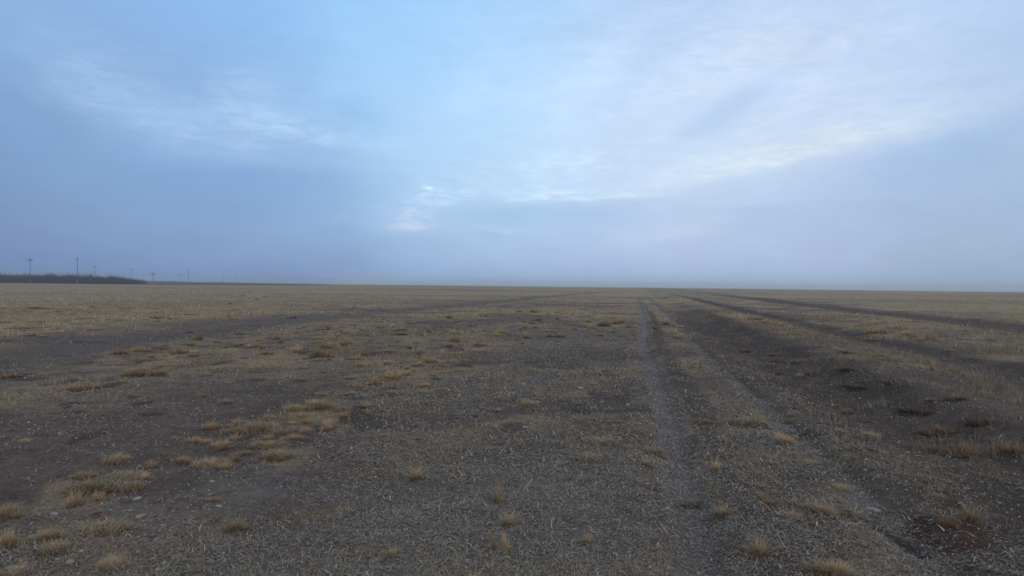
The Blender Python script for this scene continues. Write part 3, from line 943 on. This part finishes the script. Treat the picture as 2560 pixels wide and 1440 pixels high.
# dark dead weeds
G3 = 'dark dead weeds on the plain'
for px, py, w, lab in (
 (1385, 843, 46, 'low black clod of dead weed alone right of the belt'),
 (672, 886, 30, 'dark dead weed standing in the tuft belt left of centre'),
 (935, 886, 30, 'dark brown dead weed in the belt, left of centre'),
 (995, 838, 34, 'dark dead weed behind the belt near centre'),
 (1725, 1268, 70, 'flat dark dead mat across the gravel rut near the bottom'),
 (1850, 880, 60, 'dark dead clump near the far end of the trench'),
 (1945, 905, 30, 'upright dark weed on the trench edge beyond the pale brown ground'),
 (1950, 935, 34, 'upright dark weed on the trench edge, nearer of two'),
 (2030, 938, 60, 'wide black clump in the middle of the trench edge'),
 (2150, 965, 60, 'black clump right of the wide one along the trench'),
 (2110, 930, 60, 'dark brushy clump behind the black clump of the trench'),
 (2225, 965, 40, 'small black weed at the far right of the trench clumps'),
 (2300, 1030, 80, 'dark clump on the trench slope above the brown wispy clumps'),
 (2440, 1060, 90, 'dark clump beside the brown wispy clumps near the right edge'),
 (2390, 1000, 60, 'dark clump on the ridge slope near the right edge'),
 (470, 832, 20, 'tiny dark weed on the far side of the left track'),
 (730, 795, 26, 'dark weed on the edge of the left track left of centre'),
 (395, 796, 28, 'dark weed in the straw beyond the left track'),
 (95, 772, 30, 'dark weed far left in the yellow straw'),
 (60, 822, 40, 'broad dull weed near the left edge in yellow straw'),
 (20, 945, 60, 'dark clump at the left edge on the grey ground'),
 (205, 972, 60, 'reddish dark clump on the grey ground at left'),
):
    tuft(px, py, w, 'brownmat' if px < 300 else 'darkmat' if (px > 1800 and w > 55) else 'dark', lab, cat='weed', group=G3, name='dead_weed', hs=.9)

# countless-looking but countable small tufts, scattered by zone
def in_zone(px, py):
    return place(px, py)
BAND = [(20, 1400), (150, 1300), (300, 1220), (560, 1130), (760, 1050), (900, 975), (1050, 900), (1250, 850), (1500, 805)]
def along_band():
    u = random.random() ** .55 * (len(BAND) - 1); i = min(int(u), len(BAND) - 2); f = u - i
    px = BAND[i][0] * (1 - f) + BAND[i + 1][0] * f; py = BAND[i][1] * (1 - f) + BAND[i + 1][1] * f
    sc = (py - 700) / 350
    return px + random.gauss(0, 75), py + random.gauss(0, 26) * sc
for i in range(120):
    px, py = along_band()
    sc = (py - 690) / 350
    kd = random.choice(('small', 'small', 'mat', 'smallpale', 'round'))
    tuft(px, py, max(10, random.uniform(26, 58) * sc ** .65), kd, 'ragged straw tuft in the loose golden band slanting up from the lower left', group='tufts of the slanting golden band', hs=random.uniform(.95, 1.6))

zones = [
 # (n, [polygon-ish px range], kinds, widths, label, group)
 (70, lambda: (lambda u: (300 + 1150 * u, 868 - 95 * u + random.gauss(0, 14) + 14))(random.random()), ('small', 'small', 'smallpale', 'brownmat'), (14, 40),
  'small dry tuft in the crowded belt between grey soil and the left track', 'small tufts crowding the belt'),
 (26, lambda: (random.uniform(850, 1480), random.uniform(765, 830)), ('small', 'smallpale'), (10, 24),
  'small pale tuft on the open ground beyond the belt at centre', 'small tufts beyond the belt at centre'),
 (20, lambda: (random.uniform(0, 950), random.uniform(738, 800)), ('brownmat', 'small', 'smallpale'), (8, 24),
  'small dull tuft scattered in the yellow straw field at left', 'small tufts in the left straw field'),
 (14, lambda: (random.uniform(0, 900), random.uniform(890, 1150)), ('brownmat', 'mat', 'smallpale'), (16, 44),
  'faint low clump on the smooth grey ground at left', 'faint clumps on the left grey ground'),
 (22, lambda: (random.uniform(900, 1560), random.uniform(880, 1180)), ('smallpale', 'small', 'mat'), (12, 26),
  'little straw tuft on the stony soil left of the gravel rut', 'little tufts on the stony soil'),
 (34, lambda: (random.uniform(1750, 2540), random.uniform(860, 1330)), ('brownmat', 'mat', 'smallpale', 'brownmat'), (16, 50),
  'thin brownish clump on the dark ground right of the wheel ruts', 'thin clumps right of the wheel ruts'),
]
for n, f, ks, (w0, w1), lab, grp in zones:
    for i in range(n):
        px, py = f()
        kd = random.choice(ks)
        w = random.uniform(w0, w1) * (1.0 if py > 800 else .8)
        tuft(px, py, w, kd, lab, group=grp, hs=random.uniform(1.0, 1.7))

# ------------------------------------------------------------------ utility poles
def simple_mat(name, col, rough=.85):
    m, n, b = new_mat(name, rough)
    t = n.nodes.new('ShaderNodeTexCoord').outputs['Object']
    f = tnoise(n, t, 6, 5)
    n.links.new(ramp(n, f, [(.3, tuple(c * .75 for c in col)), (.7, tuple(c * 1.2 for c in col))]), b.inputs['Base Color'])
    return m
M_wood = simple_mat('tarred_wood', (.055, .045, .040))
M_conc = simple_mat('concrete', (.24, .225, .205))
M_cer = simple_mat('insulator_ceramic', (.10, .07, .06), .4)

import bmesh
def tube(name, p0, p1, r0, r1, mat, parent, seg=10):
    bm = bmesh.new()
    a, b_ = Vector(p0), Vector(p1)
    bmesh.ops.create_cone(bm, cap_ends=True, segments=seg, radius1=r0, radius2=r1, depth=(b_ - a).length)
    q = (b_ - a).to_track_quat('Z', 'Y').to_matrix().to_4x4()
    bmesh.ops.transform(bm, matrix=Matrix.Translation((a + b_) / 2) @ q, verts=bm.verts)
    me = bpy.data.meshes.new(name); bm.to_mesh(me); bm.free()
    return link(name, me, mat, parent)

def pole(px, ptop, dist, label, group, arm=True, turn=0.0, lean=0.0):
    d = pdir(px, 703)
    k = dist / d.y
    x, y = d.x * k, dist
    z = float(zat([x], [y])[0])
    dt = pdir(px, ptop)
    H = EYE + dt.z / dt.y * dist - z
    root = bpy.data.objects.new('utility_pole', None); C.objects.link(root)
    root.location = (x, y, z); root.rotation_euler = (0, lean, turn)
    tag(root, label, 'utility pole', group)
    tube('footing', (0, 0, -.3), (0, 0, 1.7), .20, .18, M_conc, root)
    tube('shaft', (.0, .0, 1.2), (0, 0, H), .15, .09, M_wood, root)
    ya = -.18
    if arm:
        tube('crossarm', (-1.4, ya, H - .75), (1.4, ya, H - .75), .13, .13, M_wood, root, 6)
        for s in (-1, 1):
            tube('brace', (s * .95, ya, H - .75), (0, ya * .6, H - 1.8), .05, .05, M_wood, root, 6)
            tube('insulator', (s * 1.3, ya, H - .65), (s * 1.3, ya, H - .2), .10, .07, M_cer, root, 8)
        tube('insulator', (0, 0, H), (0, 0, H + .4), .10, .06, M_cer, root, 8)
    else:
        tube('crossarm', (-.45, ya, H - .9), (.45, ya, H - .9), .08, .08, M_wood, root, 6)
        for s in (-1, 1):
            tube('insulator', (s * .4, ya, H - .82), (s * .4, ya, H - .45), .11, .07, M_cer, root, 8)
        tube('insulator', (0, 0, H), (0, 0, H + .4), .13, .08, M_cer, root, 8)
GA, GB = 'crossarm poles of the far power line', 'slim poles of the second power line'
pole(75, 646, 330, 'tall utility pole with wide crossarm above the brush, leftmost', GA, turn=.1)
pole(237, 663, 455, 'fainter crossarm utility pole rising behind the right half of the brush', GA, turn=.1)
pole(328, 672, 590, 'very faint utility pole above the right tip of the brush', GA, turn=.1)
pole(384, 681, 345, 'short crooked pole leaning just right of the brush', 'crooked pole', arm=True, turn=1.0, lean=-.05)
pole(451, 684, 820, 'very faint short pole left of the slim dark pole right of the brush', GA)
pole(193, 644, 320, 'tall slim utility pole without wide crossarm in front of the brush', GB, arm=False)
pole(471, 673, 500, 'slim utility pole standing alone on the plain right of the crooked pole', GB, arm=False)
pole(559, 684, 840, 'distant faint pole, second from the right', GB, arm=False)
pole(589, 684, 830, 'distant faint pole farthest right on the horizon', GB, arm=False)

# ------------------------------------------------------------------ brush and bushes on the horizon at left
def brush_parts(cx, cy, n, wx, wy, hfun, seed, wid=.05):
    g = np.random.default_rng(seed)
    x = cx + g.uniform(-wx, wx, n); y = cy + g.uniform(-wy, wy, n)
    h = hfun(x, y) * (.35 + .75 * g.beta(2, 2.2, n) + .5 * g.random(n) ** 9)
    z = zat(x, y) - .1
    return strips(np.stack([x, y, z], 1), g.uniform(0, 6.283, n), h, wid * g.uniform(.6, 1.8, n), 1.57 - np.abs(g.normal(0, .28, n)), g.normal(0, .35, n), g.normal(0, .9, n), 4, g.random(n))

def px_x(px, y):
    d = pdir(px, 703); return d.x / d.y * y

x0, x1 = px_x(-500, 350), px_x(332, 350)
def bh(x, y):
    f = (x - x1) / (x0 - x1)                       # 0 at the right tip
    return (2.6 + 1.6 * sst(f, 0, .05) + .5 * sst(f, .12, .3)) * (.30 + 1.2 * fbm(x / 3.2, y * 0, 61, 4, .75))
me = blade_mesh('brush_thicket', [brush_parts((x0 + x1) / 2, 352, 60000, (x1 - x0) / 2, 12, bh, 5, .09)])
tag(link('brush_thicket', me, M_brush), 'long dark thicket of bare brush on the horizon at left', 'thicket', kind='stuff')

def bush(px, dist, w, h, label, seed):
    cx = px_x(px, dist)
    me_ = brush_parts(0, 0, 500, w * .25, w * .25, lambda a, b: np.full(len(a), h), seed, .10)
    V, Q, t, hh = me_
    V[:, 2] -= zat(V[:, 0], V[:, 1]).min() * 0
    g = np.random.default_rng(seed)
    root = bpy.data.objects.new('bare_bush', None); C.objects.link(root)
    root.location = (cx, dist, float(zat([cx], [dist])[0]))
    tag(root, label, 'bush')
    m1 = mesh_np('twigs', V, Q, {'tone': ('FLOAT', t), 'hgt': ('FLOAT', hh)})
    link('twigs', m1, M_brush, root)
    for k in range(4):
        a = k * 1.6 + .4
        tube('stem', (0, 0, -.2), (math.cos(a) * w * .16, math.sin(a) * w * .16, h * .55), .10, .05, M_wood, root, 6)
bush(128, 348, 7.0, 5.2, 'tallest bare bush bulging above the thicket right of the wide armed pole', 81)
bush(225, 348, 5.0, 4.8, 'bare bush rising from the thicket just right of the slim pole', 82)
bush(281, 350, 4.0, 4.6, 'narrow bare bush sticking up near the right end of the thicket', 83)
bush(342, 345, 4.5, 1.3, 'small low dark bush just beyond the right tip of the thicket', 84)

# long low line of far scrub beyond, thinning to the right
xa, xb = px_x(-300, 900), px_x(760, 900)
def fh(x, y):
    f = (x - xb) / (xa - xb)
    return (.3 + 2.6 * sst(f, 0, .6)) * (.7 + .6 * fbm(x / 30, y / 30, 71, 3))
me = blade_mesh('far_scrub', [brush_parts((xa + xb) / 2, 905, 16000, (xb - xa) / 2, 12, fh, 9, .35)])
tag(link('far_scrub', me, M_brush), 'thin bluish line of far scrub along the left horizon', 'scrub', kind='stuff')

# ------------------------------------------------------------------ haze
HAZE_DENSITY = 0.00062
bm = bmesh.new(); bmesh.ops.create_cube(bm, size=1.0)
me = bpy.data.meshes.new('haze'); bm.to_mesh(me); bm.free()
mh = bpy.data.materials.new('haze'); mh.use_nodes = True
n = mh.node_tree; n.nodes.clear()
pv = n.nodes.new('ShaderNodeVolumePrincipled')
pv.inputs['Color'].default_value = (.97, .985, 1, 1)
pv.inputs['Density'].default_value = HAZE_DENSITY
pv.inputs['Anisotropy'].default_value = .6
mo = n.nodes.new('ShaderNodeOutputMaterial'); n.links.new(pv.outputs[0], mo.inputs['Volume'])
hz = link('haze', me, mh, loc=(0, 0, 5.0), scale=(10100, 10100, 24.0))
tag(hz, kind='stuff')
